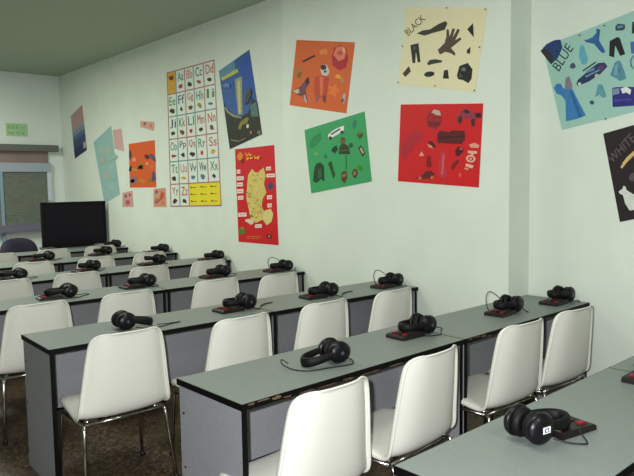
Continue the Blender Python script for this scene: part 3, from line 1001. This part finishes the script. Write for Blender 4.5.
q13 = [(407, 6.7), (488, 8), (475.4, 91.8), (398, 84)]
o = poster('colour_word_poster', 'cream poster headed BLACK with dark cutouts and a hand', 'poster', q13, XP, P('poster_cream', (232, 224, 184), .02))
ZK = lambda pts: Z(385, 0, 4.758, pts)
for nm, lay in [
    ('cutout_spoon', [([(152, 160), (180, 145), (215, 140), (255, 115), (290, 100), (298, 112), (285, 142), (225, 158), (190, 170)], (58, 56, 46))]),
    ('cutout_hand', [([(252, 238), (285, 205), (293, 175), (294, 140), (304, 140), (308, 175), (323, 134), (334, 139), (322, 182), (347, 136), (357, 143), (335, 192), (359, 178), (365, 187), (335, 212), (315, 228), (335, 252), (335, 266), (310, 252), (288, 247), (262, 260)], (86, 68, 60))]),
    ('cutout_triangle', [([(392, 140), (420, 110), (424, 178)], (40, 34, 34))]),
    ('cutout_bottle', [([(390, 240), (400, 230), (408, 222), (406, 255), (392, 255)], (44, 40, 38))]),
    ('cutout_trousers', [([(122, 215), (160, 205), (165, 250), (170, 295), (157, 298), (148, 245), (145, 300), (132, 300)], (36, 38, 42)), (ell(140, 230, 10, 8, 0, 9, .3), (70, 76, 74))]),
    ('cutout_shoe', [([(202, 300), (215, 285), (240, 282), (274, 288), (270, 297), (235, 303), (205, 311)], (46, 58, 50))]),
    ('cutout_olive', [(ell(212, 353, 25, 13, -10, 14), (34, 32, 34))]),
    ('cutout_diamond', [([(85, 350), (115, 315), (124, 340), (98, 366)], (60, 50, 34))]),
    ('cutout_cup', [([(282, 335), (300, 332), (305, 374), (276, 374)], (30, 26, 28))]),
    ('cutout_bag', [([(343, 360), (355, 315), (372, 308), (395, 299), (417, 330), (413, 375), (398, 396), (370, 380), (350, 378)], (30, 32, 36)), (ell(375, 330, 12, 9, 20, 9, .2), (104, 112, 104)), (ell(360, 360, 9, 12, 0, 9, .2), (70, 76, 72))]),
]:
    cut(nm, o, XP, [(ZK(pts), P('k_%s_%d' % (nm, i), c, .10 if max(c) > 165 else .22)) for i, (pts, c) in enumerate(lay)])
b = bmesh.new()
letters(b, 'BLACK', *ZK([(113, 172), (196, 92), (92, 148)]), XP, S_OFF + .0006)
obj('lettering', b, P('ink_black', (44, 42, 40)), o, recalc=False)
M_pin = mat('pin_dark', (60, 60, 52), 0.4, metal=.5)
for x, y in ((295, 38), (480, 45), (85, 220), (452, 225), (65, 393), (240, 408), (428, 430)):
    p_ = at(385 + x / 4.758, y / 4.758, 0, XP)
    obj('pin', lathe(bmesh.new(), [(.002, 0), (.005, -.004), (.005, -.007), (.002, -.009)], 'x', 10, (XP - S_OFF, p_.y, p_.z)), M_pin, o)

q14 = [(400.8, 104.5), (483.4, 103.4), (479, 187.5), (398, 181.2)]
o = poster('collage_poster', 'bright red square collage poster below the cream poster', 'poster', q14, XP, P('poster_bright_red', (208, 26, 32), .03))
ZR_ = lambda pts: Z(385, 95, 4.758, pts)
for nm, lay in [
    ('cutout_barrel', [([(198, 115), (210, 78), (240, 65), (268, 85), (273, 130), (245, 165), (208, 155)], (156, 34, 46)), ([(222, 82), (236, 68), (262, 76), (268, 98), (245, 96)], (206, 170, 150)), ([(205, 125), (268, 130), (255, 150), (210, 148)], (122, 26, 36))]),
    ('cutout_car', [([(338, 108), (352, 95), (375, 62), (405, 72), (430, 85), (458, 85), (458, 108), (432, 114), (425, 148), (412, 145), (408, 112), (372, 112), (362, 135), (348, 132)], (150, 52, 70)), ([(368, 82), (385, 66), (405, 80), (398, 90)], (70, 30, 50)), ([(350, 105), (366, 100), (366, 132), (352, 134)], (60, 30, 40)), ([(412, 118), (428, 112), (428, 146), (414, 148)], (56, 36, 40)), ([(432, 88), (458, 85), (458, 106), (434, 106)], (34, 16, 22))]),
    ('cutout_purse', [([(250, 185), (262, 170), (312, 176), (318, 168), (380, 170), (382, 212), (365, 234), (250, 228)], (92, 24, 32)), ([(255, 198), (378, 192), (378, 200), (255, 206)], (64, 18, 24))]),
    ('cutout_fabric', [([(72, 255), (95, 205), (130, 178), (168, 165), (186, 200), (150, 232), (125, 270), (95, 305), (78, 290)], (180, 36, 50))]),
    ('cutout_chip', [([(203, 222), (225, 218), (244, 246), (228, 255)], (96, 22, 26)), ([(200, 234), (222, 240), (232, 254), (214, 250)], (220, 150, 130))]),
    ('cutout_hat', [([(162, 290), (175, 268), (188, 290)], (238, 150, 140))]),
    ('cutout_glass', [([(256, 330), (268, 268), (292, 268), (286, 325), (300, 385), (284, 396), (258, 388)], (196, 52, 70)), ([(276, 285), (284, 285), (278, 380), (268, 380)], (214, 90, 100))]),
    ('cutout_bird', [([(335, 262), (350, 245), (376, 252), (372, 272), (352, 292), (338, 288)], (84, 18, 26)), (ell(364, 256, 9, 6), (176, 76, 90))]),
    ('cutout_bow', [([(318, 332), (348, 305), (354, 316), (340, 335), (325, 360), (315, 352)], (132, 20, 28))]),
    ('cutout_bottle', [([(198, 340), (200, 292), (216, 288), (224, 340), (210, 346)], (132, 22, 26))]),
    ('cutout_tractor', [([(150, 392), (180, 380), (195, 362), (222, 360), (237, 378), (230, 395), (160, 402)], (102, 34, 22)), (ell(168, 395, 8, 8), (196, 110, 70)), (ell(226, 392, 8, 8), (196, 110, 70))]),
    ('cutout_can_label', [([(402, 235), (428, 228), (450, 238), (446, 252), (408, 250)], (222, 160, 140)), ([(395, 265), (440, 268), (438, 280), (396, 276)], (230, 180, 160)), ([(412, 276), (424, 276), (420, 292), (408, 292)], (230, 180, 160)), (ell(410, 303, 23, 18, 10, 14), (230, 180, 160)), (ell(410, 303, 14, 10, 10, 14), (196, 40, 44)), (ell(410, 303, 7, 5, 10, 10), (230, 180, 160)), ([(388, 326), (425, 336), (418, 350), (386, 340)], (230, 180, 160)), ([(382, 345), (402, 350), (398, 358), (380, 352)], (222, 150, 110))]),
    ('cutout_heart', [(ell(358, 380, 7, 12, 10, 9, .2), (226, 80, 76))]),
]:
    cut(nm, o, XP, [(ZR_(pts), P('r_%s_%d' % (nm, i), c, .10 if max(c) > 165 else .22)) for i, (pts, c) in enumerate(lay)])

# --- posters on the near recess
q15 = [(543, 47), (660, .5), (672, 102.5), (562, 130)]
o = poster('colour_word_poster', 'pale turquoise poster headed BLUE with blue cutouts', 'poster', q15, XN, P('poster_turquoise', (158, 200, 188), .02))
ZU = lambda pts: Z(514, 0, 3.967, pts)
for nm, lay in [
    ('cutout_hat', [([(107, 202), (130, 175), (160, 160), (185, 157), (193, 188), (175, 230), (148, 256)], (38, 62, 112)), ([(107, 204), (122, 190), (150, 212), (158, 242), (148, 256)], (52, 44, 50))]),
    ('cutout_gown', [([(158, 348), (170, 332), (186, 332), (196, 350), (207, 352), (230, 350), (286, 458), (250, 472), (207, 482), (205, 400), (188, 378), (170, 372)], (58, 124, 182)), ([(222, 362), (230, 358), (272, 462), (258, 468)], (46, 100, 160)), ([(205, 310), (220, 303), (234, 345), (222, 356), (203, 352)], (134, 120, 136))]),
    ('cutout_bottle', [([(258, 225), (262, 190), (266, 178), (276, 178), (284, 200), (295, 235), (287, 256), (270, 256)], (96, 168, 190))]),
    ('cutout_swimsuit', [([(277, 158), (290, 158), (312, 148), (327, 132), (328, 113), (343, 118), (338, 160), (364, 205), (352, 212), (335, 195), (318, 174), (288, 168)], (44, 96, 154))]),
    ('cutout_phone', [([(402, 108), (412, 94), (440, 97), (442, 112), (432, 121), (404, 122)], (48, 74, 92)), ([(412, 104), (434, 102), (434, 110), (412, 112)], (110, 146, 160))]),
    ('cutout_trousers', [([(380, 163), (410, 147), (420, 150), (442, 215), (422, 222), (402, 180), (398, 228), (378, 222)], (22, 24, 30))]),
    ('cutout_car', [([(248, 332), (255, 316), (280, 295), (290, 282), (335, 250), (360, 248), (372, 264), (345, 292), (300, 322), (255, 342)], (34, 54, 92)), ([(282, 292), (292, 282), (318, 268), (322, 278)], (104, 140, 170)), ([(272, 280), (325, 244), (328, 248), (276, 284)], (40, 46, 70)), ([(335, 262), (366, 256), (350, 284), (330, 290)], (84, 66, 110)), (ell(262, 334, 7, 7), (204, 204, 200)), (ell(330, 302, 8, 9), (190, 190, 190)), ([(285, 302), (340, 276), (342, 280), (288, 308)], (120, 150, 184))]),
    ('cutout_blouse', [([(382, 298), (400, 250), (412, 240), (424, 244), (440, 288), (446, 312), (420, 322), (408, 312)], (84, 138, 160)), ([(400, 262), (412, 250), (410, 300), (398, 300)], (116, 168, 182))]),
    ('cutout_flower', [(ell(234, 262, 12, 12, 0, 10, .15), (72, 82, 110))]),
    ('cutout_skirt', [([(322, 385), (334, 336), (350, 334), (357, 350), (368, 384), (350, 388), (342, 376)], (92, 154, 166))]),
    ('cutout_marble', [(ell(310, 407, 9, 9, 0, 10, .1), (42, 84, 110))]),
    ('cutout_van', [([(390, 350), (405, 346), (440, 345), (500, 345), (500, 418), (392, 425)], (42, 42, 122)), ([(392, 352), (420, 350), (418, 372), (392, 378)], (120, 140, 166)), ([(424, 352), (446, 344), (466, 356), (462, 376), (446, 366), (432, 372)], (224, 230, 226)), ([(400, 396), (470, 390), (470, 398), (400, 404)], (70, 66, 156))]),
    ('cutout_boot', [([(470, 88), (500, 80), (500, 140), (468, 132)], (38, 36, 36))]),
    ('cutout_ring', [([(462, 168), (500, 160), (500, 216), (466, 212)], (66, 104, 170))]),
    ('cutout_bracelet', [([(474, 216), (461, 240), (462, 262), (474, 276), (474, 268), (468, 258), (467, 240), (476, 224)], (90, 120, 150))]),
]:
    cut(nm, o, XN, [(ZU(pts), P('u_%s_%d' % (nm, i), c, .10 if max(c) > 165 else .22)) for i, (pts, c) in enumerate(lay)])
b = bmesh.new()
letters(b, 'BLUE', *ZU([(180, 285), (238, 192), (152, 262)]), XN, S_OFF + .0006)
obj('lettering', b, P('ink_navy', (28, 44, 50)), o, recalc=False)
for x, y in ((262, 140), (360, 102), (366, 472)):
    p_ = at(514 + x / 3.967, y / 3.967, 0, XN)
    obj('pin', lathe(bmesh.new(), [(.002, 0), (.005, -.004), (.005, -.007), (.002, -.009)], 'x', 10, (XN - S_OFF, p_.y, p_.z)), M_pin, o)

q16 = [(603.3, 133.7), (690, 109), (700, 206), (620, 222)]
o = poster('colour_word_poster', 'black poster headed WHITE with pale cutouts', 'poster', q16, XN, P('poster_black', (36, 24, 30), .05))
ZW = lambda pts: Z(594, 120, 4.53, pts)
for nm, lay in [
    ('cutout_stick', [([(121, 214), (132, 192), (150, 168), (181, 140), (230, 110), (236, 122), (190, 152), (150, 192), (128, 220)], (206, 178, 116))]),
    ('cutout_stone', [(ell(182, 258, 24, 20, 0, 12, .1), (84, 72, 86))]),
    ('cutout_dress', [([(112, 325), (122, 316), (130, 312), (134, 298), (144, 302), (148, 316), (160, 325), (190, 342), (240, 350), (240, 398), (200, 405), (162, 410), (142, 378), (132, 340), (118, 334)], (208, 214, 206))]),
]:
    cut(nm, o, XN, [(ZW(pts), P('w_%s_%d' % (nm, i), c, .10 if max(c) > 165 else .22)) for i, (pts, c) in enumerate(lay)])
b = bmesh.new()
letters(b, 'WHITE', *ZW([(85, 200), (190, 90), (62, 168)]), XN, S_OFF + .0006)
obj('lettering', b, P('ink_grey', (98, 86, 92)), o, recalc=False)

# faded green sign on the back wall
b = bmesh.new()
c0, c1 = at(5.5, 123, 1, YB), at(27.5, 136.5, 1, YB)
box(b, c0.x, c1.x, YB - .010, YB - .001, c1.z, c0.z, .003)
sg = tag(obj('exit_sign', b, P('sign_green', (172, 208, 160), .06)), 'small faded pale green sign high above the far window', 'sign')
w_, h_ = c1.x - c0.x, c0.z - c1.z
for u0_, v0_, u1_, v1_ in ((.08, .55, .2, .85), (.26, .55, .38, .85), (.44, .55, .56, .85), (.66, .62, .88, .72), (.1, .15, .4, .3), (.48, .15, .62, .35), (.7, .15, .86, .3)):
    obj('faded_mark', box(bmesh.new(), c0.x + u0_ * w_, c0.x + u1_ * w_, YB - .0115, YB - .0101, c1.z + v0_ * h_, c1.z + v1_ * h_), P('sign_dark', (140, 190, 130)), sg)

# ------------------------------------------------------------------ light
def area(name, loc, size, power, color, rot=(0, 0, 0), size_y=None):
    l = bpy.data.lights.new(name, 'AREA')
    l.shape = 'RECTANGLE'
    l.size = size
    l.size_y = size_y or size
    l.energy = power
    l.color = color
    o_ = bpy.data.objects.new(name, l)
    COL.objects.link(o_)
    o_.location = loc
    o_.rotation_euler = rot
    return o_


AMB = (0.97, 1.0, 0.88)
for xx, yy, pw in ((-2.4, -1.2, 40), (-2.3, 2.0, 30), (-2.1, 5.0, 46), (-2.7, 8.3, 112)):
    area('added_ceiling_fill', (xx, yy, ZC - .05), 0.4, pw, AMB, size_y=1.5)  # fill lamps added out of view overhead to balance near and far brightness
fl = bpy.data.lights.new('camera_flash', 'SPOT')
fl.energy = 350
fl.color = (0.97, 0.98, 1.0)
fl.spot_size = math.radians(95)
fl.spot_blend = 0.6
fl.shadow_soft_size = 0.02
fo = bpy.data.objects.new('camera_flash', fl)
COL.objects.link(fo)
fo.matrix_world = co.matrix_world.copy()
fo.location = CAM - RT * .07 + UP * .05

w = bpy.data.worlds.new('world')
S.world = w
w.use_nodes = True
w.node_tree.nodes['Background'].inputs[0].default_value = (.6, .65, .6, 1)
w.node_tree.nodes['Background'].inputs[1].default_value = 0.05

S.view_settings.view_transform = 'Standard'
S.view_settings.look = 'None'
S.view_settings.gamma = 1
S.view_settings.use_curve_mapping = False
S.view_settings.exposure = 0.0
